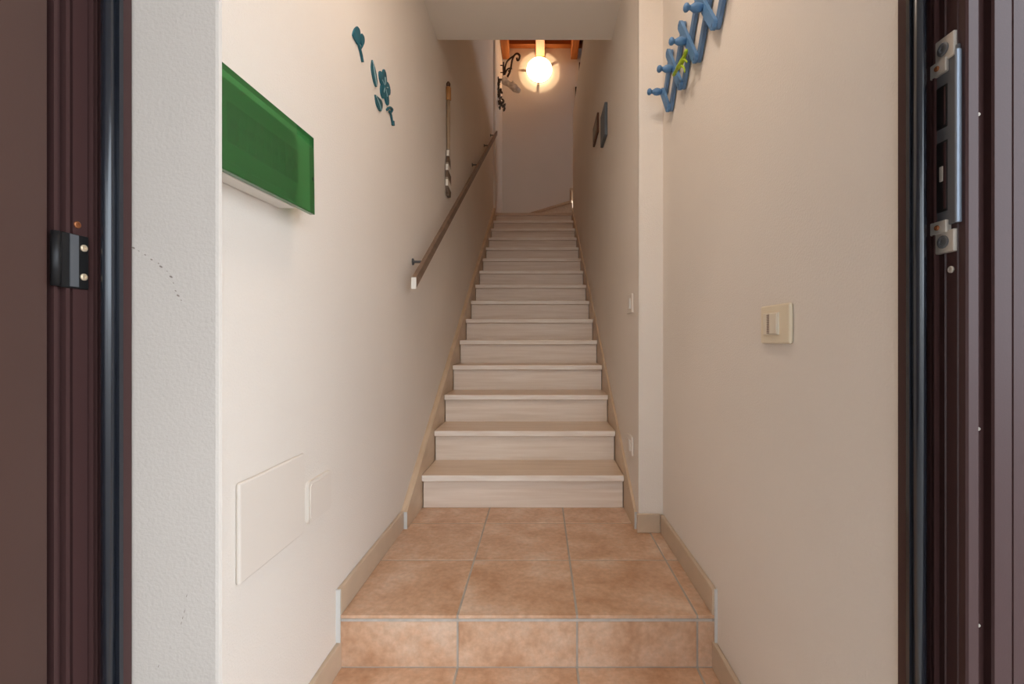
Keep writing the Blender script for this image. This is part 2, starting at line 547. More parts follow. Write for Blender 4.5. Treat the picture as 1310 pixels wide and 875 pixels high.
# ================================================================== STAIRCASE
st = thing('staircase', 'straight travertine staircase climbing away between two white walls', 'staircase', (0, Y_NOSE, LAND), kind='structure')
bm = bmesh.new(); add_box(bm, (TL - TR) / 2, (TR - TL) / 2, 0, GOING + 0.045, -0.031, 0, 0.004, 2)
tread0 = mesh_obj('tread', bm, 'tread', st)
bm = bmesh.new(); add_box(bm, (TL - TR) / 2 + 0.004, (TR - TL) / 2 - 0.004, 0, 0.021, 0, RISE - 0.031)
riser0 = mesh_obj('riser', bm, 'riser', st)
bm = bmesh.new(); add_box(bm, (TL - TR) / 2 + 0.001, (TR - TL) / 2 - 0.001, -0.0012, 0.003, -0.0285, -0.0022, 0.0008, 1)
nose0 = mesh_obj('nosing', bm, 'nosing', tread0)
cx = (TL + TR) / 2
for n in range(1, 16):
    r = riser0 if n == 1 else riser0.copy()
    if n > 1: COL.objects.link(r)
    r.parent = st
    r.location = (cx, (n - 1) * GOING + 0.02, (n - 1) * RISE)
    if n < 15:
        t = tread0 if n == 1 else tread0.copy()
        if n > 1: COL.objects.link(t)
        t.parent = st
        t.location = (cx, (n - 1) * GOING, n * RISE)
        if n > 1:
            no = nose0.copy(); COL.objects.link(no); no.parent = t
bm = bmesh.new()
pts = []
for n in range(1, 16):
    pts += [((n - 1) * GOING + 0.041, (n - 1) * RISE - 0.032), ((n - 1) * GOING + 0.041, n * RISE - 0.032)]
pts += [(Y_FAR - Y_NOSE, 15 * RISE - 0.032), (Y_FAR - Y_NOSE, -LAND)]
pts[0] = (pts[0][0], -LAND)
prism(bm, pts, 'x', WL, SR)
mesh_obj('stair_core', bm, 'grout', st)
# stone skirting following the slope, both sides
S = RISE / GOING


def slope_skirt(x0, x1):
    y0 = 1.97 - Y_NOSE
    z0 = 0.0
    yt = 14 * GOING + 0.02
    off = RISE + 0.055
    pts = [(y0, z0), (y0, off + S * y0), (yt, off + S * yt), (yt + 0.05, off + S * yt), (yt + 0.05, off + S * yt - 0.30), (0.22, -0.0)]
    bm = bmesh.new()
    prism(bm, pts, 'x', x0, x1)
    bmesh.ops.bevel(bm, geom=[e for e in bm.edges if abs(e.verts[0].co.x - e.verts[1].co.x) < 1e-5 and e.verts[0].co.z > 0.1 + S * e.verts[0].co.y and False], offset=0.002, affect='EDGES')
    return mesh_obj('stone_skirting', bm, 'stone_skirt', st)


slope_skirt(WL, TL - 0.001)
slope_skirt(TR + 0.001, SR + 0.003)
for x0, x1 in ((WL + BT, TL - 0.001), ):
    box('caulk_strip', x0, x1, 1.967 - Y_NOSE, 1.9698 - Y_NOSE, 0, 0.071, 'caulk', st)
box('caulk_strip', TR + 0.001, SR + 0.002, 1.967 - Y_NOSE, 1.9698 - Y_NOSE, 0, 0.071, 'caulk', st)

# winder at the top, turning right
yT, yF = Y_TOP - Y_NOSE, Y_FAR - Y_NOSE
bm = bmesh.new()
prism(bm, [(WL, yT), (TR + 0.01, yT), (TR + 0.01, yT + 0.03), (-0.56, yF), (WL, yF)], 'z', 15 * RISE - 0.031, 15 * RISE)
mesh_obj('winder_tread', bm, 'tread', st)
piv, cor = Vector((0.385, yT + 0.0)), Vector((-0.56, yF - 0.02))
dv = (cor - piv).normalized(); nv = Vector((dv.y, -dv.x)) * 1.0
if nv.y < 0: nv = -nv


def quad_prism(name, a, b, th, z0, z1, m):
    bm = bmesh.new()
    prism(bm, [tuple(a), tuple(b), tuple(b + nv * th), tuple(a + nv * th)], 'z', z0, z1)
    return mesh_obj(name, bm, m, st)


quad_prism('riser', piv + nv * 0.02, cor + nv * 0.01, 0.02, 15 * RISE, 16 * RISE - 0.03, 'riser')
bm = bmesh.new()
prism(bm, [tuple(piv), tuple(cor), (0.46, yF), (0.46, yF - 0.5), (0.40, yT + 0.02)], 'z', 16 * RISE - 0.03, 16 * RISE)
mesh_obj('winder_tread', bm, 'tread', st)
bm = bmesh.new()
prism(bm, [(0.388, yT + 0.03), (0.452, yF), (0.48, yF), (0.416, yT + 0.03)], 'z', 16 * RISE, 17 * RISE - 0.03)
mesh_obj('riser', bm, 'stone_skirt', st)
bm = bmesh.new()
prism(bm, [(0.37, yT + 0.03), (0.436, yF), (0.72, yF), (0.72, yT + 0.03)], 'z', 17 * RISE - 0.03, 17 * RISE)
mesh_obj('winder_tread', bm, 'stone_skirt', st)

# wooden roof beams above the top of the stairs
for x0, x1, y0, zb, lab in ((-0.062, 0.064, 4.2, 5.09, 'square pine beam running to the end wall just above the lamp'),
                            (-0.552, -0.448, 4.2, 5.08, 'pine beam along the left wall above the iron bracket'),
                            (0.45, 0.545, 4.2, 5.08, 'pine beam right of the lamp beside the stair wall'),):
    tag(box('roof_beam', x0, x1, y0, Y_FAR, zb, TOP, 'beam', bev=0.006), lab, 'beam', 'pine roof beams over the stairwell', 'structure')
tag(box('wall_plate_beam', -0.56, 2.9, Y_FAR - 0.10, Y_FAR, 5.243, TOP, 'beamx', bev=0.004),
    'dark pine cross beam lying along the top of the end wall', 'beam', kind='structure')
tag(box('roof_beam', 0.60, 0.72, 4.2, Y_FAR - 0.1, 4.98, TOP, 'beam', bev=0.006),
    'reddish pine beam seen over the top edge of the right stair wall', 'beam', 'pine roof beams over the stairwell', 'structure')

# ================================================================== DOOR FRAME AND LEAF
OC = -0.0355       # centre line of the opening
prof = [(.502, .658), (.502, .642), (.527, .642), (.527, .633), (.5305, .633), (.5305, .630), (.527, .630), (.527, .627), (.534, .627),
        (.534, .618), (.532, .617), (.534, .616), (.534, .600), (.5325, .599), (.534, .598), (.534, .589), (.5365, .587), (.5485, .587), (.5495, .588), (.5495, .598),
        (.5655, .598), (.5655, .588), (.5675, .5855), (.5885, .5855), (.5892, .5868), (.5905, .5868), (.5912, .5855), (.655, .5855), (.655, .658)]
FRAME_H = 2.19
frame = thing('trim_1', 'dark brown enamelled entrance door frame with rubber seal and lock keep', 'door frame', (OC, 0.62, 0), kind='structure')


def jamb(name, pts, m, z0, z1, mirror=False):
    bm = bmesh.new()
    q = [((2 * OC - x if mirror else x) - OC, y - 0.62) for x, y in pts]
    prism(bm, q, 'z', z0, z1)
    return mesh_obj(name, bm, m, frame)


jamb('jamb', prof, 'brown2', 0.0, FRAME_H)
prof_l = [(.502, .658), (.502, .642), (.526, .642), (.527, .6385), (.530, .638), (.530, .6365), (.528, .636), (.528, .634), (.531, .6335), (.531, .632), (.529, .6315), (.529, .6295), (.536, .629),
          (.536, .627), (.534, .6265), (.534, .6075), (.541, .6075), (.541, .6035), (.534, .6035), (.534, .5985), (.542, .5985), (.542, .590), (.536, .590), (.536, .5855), (.655, .5855), (.655, .658)]
jamb('jamb', prof_l, 'brown2', 0.0, FRAME_H, True)
bm = bmesh.new()
add_box(bm, -0.57, 0.57, -0.034, 0.037, 2.12, FRAME_H)
mesh_obj('head', bm, 'brown2', frame)


def seal(sign):
    # hollow bulb seal pressed into the stop
    x = sign * (0.5115 - OC)
    bm = bmesh.new()
    tube(bm, [(x, 0.0125, 0.0), (x, 0.0125, 2.12)], 0.0078, 14)
    o = mesh_obj('rubber_seal', bm, 'rubber', frame, True)
    bm = bmesh.new()
    add_box(bm, x - 0.0095 - 0.001, x + 0.0115, 0.0165, 0.0225, 0.0, 2.12)
    mesh_obj('seal_lip', bm, 'rubber', o)


seal(1); seal(-1)


def screw(parent, x, y, z, r, m, axis, t=0.002, name='screw'):
    bm = bmesh.new()
    mt = {'x': TO_X, '-x': TO_NX, '-y': TO_NY}[axis]
    lathe(bm, [(0, 0), (r, 0), (r, t * 0.6), (r * 0.8, t), (r * 0.45, t), (r * 0.4, t * 0.4), (0, t * 0.4)], 14, mt)
    o = mesh_obj(name, bm, m, parent, False)
    o.location = (x, y, z)
    return o


# lock keep in the right jamb (frame-local coordinates: x-OC, y-0.62)
kx = .534 - OC


def KB(name, y0, y1, z0, z1, proud, m, parent, deep=0.004, bev=0.0006):
    return box(name, kx - proud, kx + deep, y0 - .62, y1 - .62, z0, z1, m, parent, bev=bev, seg=1)


keep = KB('lock_keep', .5955, .6325, 1.093, 1.320, 0.0035, 'darksteel', frame)
keep['label'] = 'grey steel lock keep with two openings'
c = keep.location.copy()


def KC(*a, **k):
    o = KB(*a, **k, parent=keep)
    o.location -= c
    return o


KC('keep_opening', .6105, .6275, 1.222, 1.278, 0.0042, 'blacksteel')
KC('keep_opening', .6105, .6275, 1.112, 1.205, 0.0042, 'blacksteel')
KC('keep_latch', .613, .616, 1.225, 1.275, 0.0050, 'brown2')
KC('keep_latch', .612, .616, 1.115, 1.202, 0.0050, 'brown2')
KC('keep_latch', .6165, .622, 1.152, 1.172, 0.0052, 'steel')
KC('edge_strip', .5940, .5975, 1.093, 1.313, 0.0062, 'zinc')
for z0, z1, w in ((1.293, 1.312, 0), (1.083, 1.100, 0)):
    o = KC('clamp_block', .609, .634, z0, z1, 0.0075, 'steel', bev=0.001)
    screw(keep, kx - 0.0076 - c.x, .622 - .62 - c.y, (z0 + z1) / 2 - c.z, 0.0035, 'copper', '-x')
for z0, z1 in ((1.308, 1.340), (1.057, 1.086)):
    o = KC('fixing_block', .599, .629, z0, z1, 0.0055, 'steel', bev=0.0012)
    screw(keep, kx - 0.0056 - c.x, .615 - .62 - c.y, (z0 + z1) / 2 - c.z, 0.0085, 'darksteel', '-x')
screw(frame, kx - 0.0005, .6085 - .62, 1.0345, 0.0045, 'steel', '-x')
for zz in (1.20, 0.80, 0.55):
    screw(frame, .5575 - OC, -0.0225, zz + 0.03, 0.0022, 'steel', '-y')

# door leaf swung outward on the left
leaf = thing('door_1', 'dark brown enamelled door leaf swung open on the left', 'door', (-0.634, 0.578, 0), kind='structure')
bm = bmesh.new()
add_box(bm, -0.028, 0.028, -1.06, 0, 0.012, 2.12, 0.002, 1)
mesh_obj('leaf', bm, 'brown', leaf)
bm = bmesh.new(); add_box(bm, 0.024, 0.0295, -0.90, -0.0545, 0.15, 1.98, 0.0012, 1)
mesh_obj('panel', bm, 'brown', leaf)
bm = bmesh.new()
add_box(bm, 0.028, 0.036, -1.04, -1.0, 0.90, 1.14, 0.003)
h = mesh_obj('handle_plate', bm, 'steel', leaf)
tube_obj('lever', spline([(0.036, -1.02, 1.06), (0.07, -1.02, 1.06), (0.078, -1.0, 1.06), (0.078, -0.9, 1.06)], 5), 0.009, 'steel', h)

# hinge on the left jamb
hx = -(.534 - OC)
hinge = box('hinge_plate', hx - 0.003, hx + 0.003, .589 - .62, .6255 - .62, 1.010, 1.080, 'blacksteel', frame, bev=0.0008)
hinge['label'] = 'blackened steel door hinge with two pale screws'
hc = hinge.location.copy()


def HC(o):
    o.location -= hc
    return o


HC(box('hinge_wing', hx + 0.003, hx + 0.0042, .600 - .62, .611 - .62, 1.012, 1.079, 'darksteel', hinge))
for z in (1.064, 1.026):
    HC(screw(hinge, hx + 0.003, .6185 - .62, z, 0.0046, 'screw', 'x'))
bm = bmesh.new(); tube(bm, [(0, 0, -0.034), (0, 0, 0.034)], 0.0052, 12)
k = mesh_obj('knuckle', bm, 'blacksteel', hinge, True); k.location = (hx + 0.002 - hc.x, .584 - .62 - hc.y, 0)
screw(frame, hx + 0.0002, .6125 - .62, 1.0935, 0.0045, 'copper', 'x')

# scuffs on the left pier
sp = [(166, 313), (171, 317), (178, 321), (186, 326), (194, 332), (203, 337), (206, 341), (214, 347), (219, 354), (222, 362), (225, 372), (228, 378), (232, 384)]
bm = bmesh.new()
for (x, y), w in zip(sp, (.6, 1.5, .7, .9, 1.1, .8, 1.6, .6, 1.6, .7, .9, 1.5, .7)):
    X = (x - VPX) * Y_DOOR / F_PX; Z = CAM_Z + (VPY - y) * Y_DOOR / F_PX
    a = w * 0.0007
    vv = [bm.verts.new((X + dx * a, Y_DOOR - 0.0004, Z + dz * a)) for dx, dz in ((-2.2, 1.0), (-.4, 1.4), (1.6, .2), (2.4, -1.4), (.3, -1.6), (-1.6, -.2))]
    bm.faces.new(vv)
bmesh.ops.translate(bm, verts=bm.verts, vec=-pier.location)
mesh_obj('scuff_mark', bm, 'crack', pier)
bm = bmesh.new()
for x, y in ((236, 782), (234, 790), (232, 797), (203, 852), (239, 762)):
    X = (x - VPX) * Y_DOOR / F_PX; Z = CAM_Z + (VPY - y) * Y_DOOR / F_PX
    bm.faces.new([bm.verts.new((X + dx * .001, Y_DOOR - 0.0004, Z + dz * .001)) for dx, dz in ((-.7, -1.6), (.1, -1.8), (.9, 1.5), (.3, 2.0))])
bmesh.ops.translate(bm, verts=bm.verts, vec=-pier.location)
mesh_obj('scuff_mark', bm, 'crack', pier)

# ================================================================== LEFT WALL THINGS
# --- consumer unit with green smoked door
PX = -0.531
P0, P1 = 0.752, 1.105
pz0, pz1 = CAM_Z + 0.297, CAM_Z + 0.475
pan = thing('fuse_box', 'wall fuse box with see-through green plastic door', 'fuse box', (WL, P1, pz0))
pan.rotation_euler = (0.028, 0, 0)
box('body', 0.0, 0.040, -(P1 - P0) + 0.010, -0.056, 0.000, pz1 - pz0 - 0.012, 'whiteplastic', pan, bev=0.004)
box('inner_plate', 0.038, 0.042, -(P1 - P0) + 0.03, -0.070, 0.022, pz1 - pz0 - 0.03, 'whiteplastic', pan, bev=0.002)
for i in range(9):
    y = -(P1 - P0) + 0.06 + i * 0.026
    b = box('circuit_breaker', 0.042, 0.046, y, y + 0.022, 0.055, 0.125, 'ribgrey', pan, bev=0.001)
    box('toggle', 0.0020, 0.0036, -0.006, 0.006, -0.008, 0.008, 'blacksteel', b)
bm = bmesh.new()
dx = PX - WL
L, H = P1 - P0, pz1 - pz0
# shallow tray: front sheet with turned edges
def tray(bm, w, hgt, x0, x1, t, ch):
    outer = [(-w, 0.0), (0.0, 0.0), (0.0, hgt), (-w, hgt)]
    prism(bm, outer, 'x', x1 - t, x1)
tray(bm, L, H, 0, dx, 0.004, 0.012)
for a in ((-L, 0, -0.004 + H, H), (-L, 0, 0.0, 0.004)):
    add_box(bm, dx - 0.011, dx - 0.0041, a[0], a[1], a[2], a[3])
add_box(bm, dx - 0.011, dx - 0.0041, -0.004, 0.0, 0.0041, H - 0.0041)
dr = mesh_obj('door', bm, 'green', pan)
dr['label'] = 'translucent green plastic door'
box('latch', dx, dx + 0.001, -0.006, -0.002, 0.078, 0.086, 'blacksteel', dr)

# --- painted junction-box covers
tag(box('cover_plate', WL, WL + 0.009, .899, 1.149, CAM_Z - .470, CAM_Z - .2745, 'covers', bev=0.004),
    'large painted-over junction box cover low on left wall', 'cover plate', 'junction box covers')
bm = bmesh.new()
ry, rz, rr = .063, .0525, .012
pts = []
for sx, sz, a0 in ((1, 1, 0), (-1, 1, 90), (-1, -1, 180), (1, -1, 270)):
    for k in range(5):
        a = math.radians(a0 + k * 22.5)
        pts.append((sx * (ry - rr) + rr * math.cos(a), sz * (rz - rr) + rr * math.sin(a)))
prism(bm, pts, 'x', 0, 0.009)
small = mesh_obj('cover_plate', bm, 'covers'); small.location = (WL, 1.231, CAM_Z - .406)
tag(small, 'small rounded cover beside the large painted-over cover', 'cover plate', 'junction box covers')
bm = bmesh.new()
prism(bm, [(y * .87, z * .85) for y, z in pts], 'x', 0.009, 0.0105)
mesh_obj('lid', bm, 'covers', small)

# --- teal metal flower ornaments
DX = WL + 0.004


def wl(x, y, X=-0.581):
    Y = -X * F_PX / (VPX - x)
    return (Y, CAM_Z + (VPY - y) * Y / F_PX)


def z4(u, v):
    return wl(430 + u / 5.147, 10 + v / 5.147)


def plate(name, outline, m, parent, x0=0.0, x1=0.005, org=(0, 0)):
    bm = bmesh.new()
    prism(bm, [(p[0] - org[0], p[1] - org[1]) for p in outline], 'x', x0, x1)
    return mesh_obj(name, bm, m, parent)


def rib(name, pts, m, parent, r, org, x=0.004):
    return tube_obj(name, spline([(x, p[0] - org[0], p[1] - org[1]) for p in pts], 5), r, m, parent, 8)


def closed(pts, n=5):
    P = [Vector((p[0], p[1], 0)) for p in pts]
    P = P + P[:1]
    s = spline(P, n)[:-1]
    return [(p.x, p.y) for p in s]


G = 'teal flower ornaments on the left wall'
o0 = z4(175, 358)
t = thing('flower_bud_ornament', 'topmost teal metal bud on a stem hung on left wall', 'wall ornament', (WL, *o0), G)
plate('bud', closed([z4(*p) for p in ((140, 122), (156, 145), (160, 190), (157, 235), (147, 246), (128, 215), (112, 182), (117, 155), (128, 133))], 3), 'teal', t, org=o0)
plate('bud', closed([z4(*p) for p in ((172, 170), (184, 190), (187, 225), (174, 252), (164, 225), (164, 190))], 3), 'teal', t, org=o0)
rib('stem', [z4(148, 240), z4(160, 285), z4(168, 320), z4(175, 358)], 'tealdark', t, 0.0045, o0)
rib('stem', [z4(174, 248), z4(166, 262), z4(158, 275)], 'tealdark', t, 0.003, o0)

for lab, pts, vein in (('long thin teal metal leaf above the flower ornament', ((239, 343), (253, 385), (266, 440), (271, 495), (266, 522), (254, 498), (242, 450), (234, 390)), ((239, 350), (251, 430), (265, 515))),
                       ('short broad teal metal leaf below left of the flower ornament', ((258, 572), (280, 590), (300, 612), (306, 645), (296, 682), (278, 662), (265, 625)), ((260, 580), (280, 625), (295, 675)))):
    pp = [z4(*p) for p in pts]
    o0 = pp[4]
    t = thing('leaf_ornament', lab, 'wall ornament', (WL, *o0), G)
    plate('leaf', closed(pp, 3), 'tealdark', t, org=o0)
    rib('vein', [z4(*p) for p in vein], 'tealpale', t, 0.0022, o0, 0.0055)

fc = z4(321, 520)
t = thing('flower_ornament', 'five-petalled teal metal flower in the middle of the ornaments', 'wall ornament', (WL, *fc), G)
for k in range(5):
    a = math.radians(90 + 72 * k)
    cy_, cz_ = .034 * math.cos(a), .034 * math.sin(a)
    pts2 = []
    for j in range(14):
        b = 2 * math.pi * j / 14
        u, v = .029 * math.cos(b), .023 * math.sin(b)
        pts2.append((cy_ + u * math.cos(a) - v * math.sin(a), cz_ + u * math.sin(a) + v * math.cos(a)))
    plate('petal', pts2, 'teal', t, 0, 0.005 + 0.0004 * k)
    rib('vein', [(.008 * math.cos(a), .008 * math.sin(a)), (.034 * math.cos(a + .1), .034 * math.sin(a + .1))], 'tealpale', t, 0.0018, (0, 0), 0.0062)
bm = bmesh.new(); lathe(bm, [(0.011, 0), (0.011, 0.006), (0.006, 0.009), (0, 0.010)], 12, TO_X)
mesh_obj('flower_centre', bm, 'tealdark', t, True)

o0 = z4(374, 775)
t = thing('tendril_ornament', 'lowest teal metal tendril with curled top on left wall', 'wall ornament', (WL, *o0), G)
rib('stem', [z4(*p) for p in ((334, 672), (345, 660), (360, 658), (370, 672), (358, 690), (350, 682), (360, 700), (368, 740), (374, 775))], 'tealdark', t, 0.0045, o0)
rib('stem', [z4(372, 745), z4(374, 775)], 'tealdark', t, 0.0075, o0)

# --- painted oar hanging on the wall
OY, OX = 2.92, WL + 0.0135
oar = thing('decorative_oar', 'slim wooden oar with striped blade hung upright on left wall', 'oar', (OX, OY, 1.842))
tube_obj('shaft', [(0, 0, 0.22), (0, 0, 0.45), (0, 0, 0.60)], [0.010, 0.012, 0.0125], 'oarwood', oar, 12)
tube_obj('grip', [(0.001, 0, 0.595), (0.001, 0, 0.60), (0.001, 0, 0.675), (0.001, 0, 0.68)], [0.012, 0.0165, 0.0165, 0.012], 'oargrip', oar, 14)
tube_obj('cap', [(0, 0, 0.68), (0, 0, 0.70), (0, 0, 0.712)], [0.011, 0.013, 0.007], 'oarcap', oar, 12)
bm = bmesh.new()
half = [(0.0, 0.030), (0.012, 0.042), (0.05, 0.050), (0.12, 0.050), (0.18, 0.042), (0.24, 0.024), (0.29, 0.011)]
out = [(w, z) for z, w in half] + [(-w, z) for z, w in half[::-1]]
prism(bm, out, 'x', -0.008, 0.008)
bl_ = mesh_obj('blade', bm, 'oarblade', oar)

# --- handrail
RX = -0.525
r0, r1 = Vector((RX, 1.95, LAND + 1.03)), Vector((RX, 5.66, LAND + 1.03 + S * (5.66 - 1.95)))
hr = thing('handrail', 'flat brown wall handrail rising along the left wall', 'handrail', r0)
bm = bmesh.new()
w_, h_ = 0.010, 0.0235
vs1 = []
for y, zc in ((0, 0), (r1.y - r0.y, r1.z - r0.z)):
    vs1.append([bm.verts.new((sx * w_, y, zc + sz * h_)) for sx, sz in ((-1, -1), (1, -1), (1, 1), (-1, 1))])
for k in range(4):
    bm.faces.new((vs1[0][k], vs1[0][(k + 1) % 4], vs1[1][(k + 1) % 4], vs1[1][k]))
bm.faces.new(vs1[0][::-1]); bm.faces.new(vs1[1])
bmesh.ops.bevel(bm, geom=bm.edges[:], offset=0.002, segments=2, affect='EDGES')
mesh_obj('rail', bm, 'rail', hr)
box('end_cap', -w_ * 1.02, w_ * 1.02, -0.003, 0.0, -h_ * 1.02, h_ * 1.02, 'whiteplastic', hr)
for y in (2.15, 4.03, 4.88, 5.5):
    z = S * (y - r0.y)
    b = thing('bracket', None, None)
    bm = bmesh.new()
    lathe(bm, [(0, 0), (0.016, 0), (0.016, 0.004), (0.013, 0.006), (0.006, 0.006), (0.0055, 0.05), (0, 0.05)], 14, TO_X)
    bk = mesh_obj('bracket', bm, 'darksteel', hr)
    bpy.data.objects.remove(b)
    bk.location = (WL - RX, y - r0.y, z)

# --- iron bracket, driftwood and dried bunch at the top of the left wall
def at(x, y, Y):
    return Vector(((x - VPX) * Y / F_PX, Y, CAM_Z + (VPY - y) * Y / F_PX))


def z2(u, v, Y):
    return at(625 + u / 9.72, 60 + v / 9.72, Y)


YB = 6.62
base = z2(186, 345, YB)
t = thing('iron_bracket', 'rusty wrought iron scroll bracket high on left wall near the lamp', 'bracket', base)
def rel(pts, Y=YB): return spline([z2(u, v, Y) - base for u, v in pts], 5)
bm = bmesh.new()
p0, p1 = z2(178, 190, YB) - base, z2(196, 350, YB) - base
add_box(bm, min(p0.x, p1.x), max(p0.x, p1.x), -0.015, 0.015, p1.z, p0.z, 0.003, 1)
mesh_obj('wall_bar', bm, 'iron', t)
for s in (0.03, 0.13):
    bm = bmesh.new(); tube(bm, [(-0.56 - base.x, 0, s), (0.0, 0, s)], 0.007, 8)
    mesh_obj('wall_pin', bm, 'iron', t, True)
tube_obj('scroll', rel([(235, 370), (262, 320), (280, 255), (292, 180), (322, 108), (356, 84), (386, 108), (380, 158), (358, 164), (352, 138)]), 0.0145, 'iron', t)
tube_obj('scroll', rel([(203, 345), (206, 260), (228, 190), (262, 150), (322, 108)]), 0.012, 'iron', t)
tube_obj('curl', rel([(206, 330), (226, 290), (252, 268), (272, 278), (262, 300), (246, 296)]), 0.012, 'iron', t)
tube_obj('collar', rel([(262, 268), (294, 268)]), 0.014, 'iron', t)

a, b = z2(172, 408, 6.5), z2(392, 550, 6.5)
t = bpy.data.objects
bm = bmesh.new()
pp, rr_ = [], []
for k in range(17):
    f = k / 16
    p = a.lerp(b, f) - a
    p += Vector((0, 0.006 * math.sin(7 * f), 0.006 * math.sin(5 * f + 1)))
    pp.append(p)
    rr_.append((0.022 if k in (0, 16) else 0.046 + 0.007 * math.sin(11 * f) + random.uniform(-.004, .004)))
tube(bm, pp, rr_, 14)
bmesh.ops.translate(bm, verts=bm.verts, vec=(0, 0, 0))
dw = thing('driftwood', 'pale bleached driftwood log jutting from left wall under iron bracket', 'driftwood', a)
mesh_obj('log', bm, 'drift', dw, True)
tube_obj('knot', [pp[9] + Vector((0.0, -0.03, 0.03)), pp[9] + Vector((0.012, -0.05, 0.052))], [0.016, 0.010], 'drift', dw, 8)
tube_obj('mount', [Vector((-0.56, 6.5, a.z)) - a, Vector((0.03, 0, 0))], 0.015, 'iron', dw, 8)

YG = 6.2
g0 = z2(125, 400, YG)
t = thing('dried_bunch', 'dark dried leafy bunch hanging on left wall below the driftwood', 'dried bunch', g0)
tube_obj('stalk', spline([Vector((WL + 0.03 - g0.x * 0 - g0.x, 0, 0.03)), z2(128, 480, YG) - g0, z2(138, 600, YG) - g0, z2(160, 740, YG) - g0], 4), 0.008, 'bunch', t, 8)
for k in range(34):
    f = (k + 0.5) / 34
    u = 128 + 44 * f ** 1.4 + random.uniform(-22, 24) * (0.75 + 0.6 * f)
    v = 405 + 375 * f
    p = z2(u, v, YG + random.uniform(-.05, .05)) - g0
    p.x = max(p.x, WL + 0.02 - g0.x)
    bm = bmesh.new()
    ln = random.uniform(.028, .05)
    bmesh.ops.create_icosphere(bm, subdivisions=1, radius=1.0)
    mt = Matrix.Translation(p) @ Matrix.Rotation(random.uniform(-.9, .9), 4, 'Y') @ Matrix.Rotation(random.uniform(-.9, .9), 4, 'X') @ Matrix.Diagonal((ln * .38, ln * .3, ln * .8, 1))
    bmesh.ops.transform(bm, matrix=mt, verts=bm.verts)
    mesh_obj('dried_leaf', bm, 'bunch', t, True)

# ================================================================== LAMP ON THE END WALL
LX, LZ, LR = -0.012, CAM_Z + 344 * Y_FAR / F_PX, 0.185
lamp = thing('wall_lamp', 'lit round opal glass wall lamp at the top of the stairs', 'lamp', (LX, Y_FAR, LZ))
bm = bmesh.new()
lathe(bm, [(0, 0), (0.06, 0), (0.06, 0.02), (0.03, 0.03), (0.018, 0.05), (0, 0.05)], 24, TO_NY)
mesh_obj('wall_rose', bm, 'whiteplastic', lamp, True)
bm = bmesh.new()
dome = [(LR * math.cos(a), 0.050 + 0.09 * math.sin(a)) for a in [i * math.pi / 20 for i in range(11)]]
lathe(bm, dome, 40, TO_NY)
mesh_obj('glass_shade', bm, 'lampglass', lamp, True)
bm = bmesh.new()
lathe(bm, [(r * 0.96, h_ * 0.96 + 0.0025) for r, h_ in dome], 40, TO_NY)
mesh_obj('glow_block', bm, 'glow_block', lamp, True)  # hidden shell added to keep the shade's inner glow off the wall
bm = bmesh.new()
lathe(bm, [(LR - 0.004, 0.045), (LR + 0.008, 0.045), (LR + 0.008, 0.056), (LR - 0.004, 0.056), (LR - 0.004, 0.045)], 40, TO_NY)
mesh_obj('rim', bm, 'steel', lamp, False)
for a in (30, 175, 265):
    a = math.radians(a)
    d = Vector((math.cos(a), 0, math.sin(a)))
    tube_obj('arm', [d * 0.05 + Vector((0, -0.02, 0)), d * (LR - 0.004) + Vector((0, -0.050, 0))], 0.012, 'steel', lamp, 8)
ld_ = bpy.data.lights.new('bulb_light', 'POINT')
ld_.energy = 1.6
ld_.color = (1.0, 0.72, 0.42)
ld_.shadow_soft_size = 0.006
lo = bpy.data.objects.new('bulb_light', ld_)
lo.location = (0, -0.110, 0)
lo.parent = lamp
COL.objects.link(lo)

# flush opal lamp on the entry ceiling, above the picture's top edge
for lx, ly, lz, gm, lab in ((-0.03, 1.08, CEIL, 'entryglass', 'round opal lamp on the entry ceiling'),
                            (-0.08, 3.5, TOP, 'stairfill', 'added unseen fill lamp on the wooden ceiling over the stairwell')):  # unseen lamp added to brighten the middle of the stairs
    el = thing('ceiling_lamp', lab, 'lamp', (lx, ly, lz), 'opal ceiling lamps')
    bm = bmesh.new()
    lathe(bm, [(0, 0), (0.15, 0), (0.15, -0.02), (0.14, -0.022), (0, -0.022)], 32)
    mesh_obj('base_plate', bm, 'whiteplastic', el)
    bm = bmesh.new()
    lathe(bm, [(0.14 * math.cos(a), -0.023 - 0.07 * math.sin(a)) for a in [i * math.pi / 16 for i in range(9)]], 32)
    mesh_obj('glass_shade', bm, gm, el, True)

# little frames on the end wall, half hidden by the stair wall
def frame_pic(name, label, x0, x1, z0, z1, fm, pm, group=None):
    t = thing(name, label, 'picture', ((x0 + x1) / 2, Y_FAR, z0), group)
    w, h = (x1 - x0) / 2, z1 - z0
    f = 0.014
    for d in ((-w, -w + f, 0, h), (w - f, w, 0, h), (-w + f, w - f, 0, f), (-w + f, w - f, h - f, h)):
        box('frame', d[0], d[1], -0.02, 0, d[2], d[3], fm, t)
    box('print', -w + f, w - f, -0.008, 0, f, h - f, pm, t)
    return t


frame_pic('picture_frame', 'small dark picture on end wall peeking over the stair wall', 0.515, 0.62, 4.44, 4.67, 'blacksteel', 'walnut')
frame_pic('picture_frame', 'narrow pale-framed picture on end wall high above the dark one', 0.555, 0.66, 4.76, 5.05, 'whiteplastic', 'walnut')

# ================================================================== RIGHT WALL THINGS
# --- two plaques on the stair wall
def wall_plate(name, label, y0, y1, z0, z1, th, m, inner=None):
    t = thing(name, label, 'wall plaque', (SR, (y0 + y1) / 2, z0), 'plaques on the stair wall')
    w, h = (y1 - y0) / 2, z1 - z0
    box('plaque', -th, 0, -w, w, 0, h, m, t, bev=0.004)
    if inner:
        f = 0.032
        box('picture', -th - 0.002, -th, -w + f, w - f, f, h - f, inner, t)
    return t


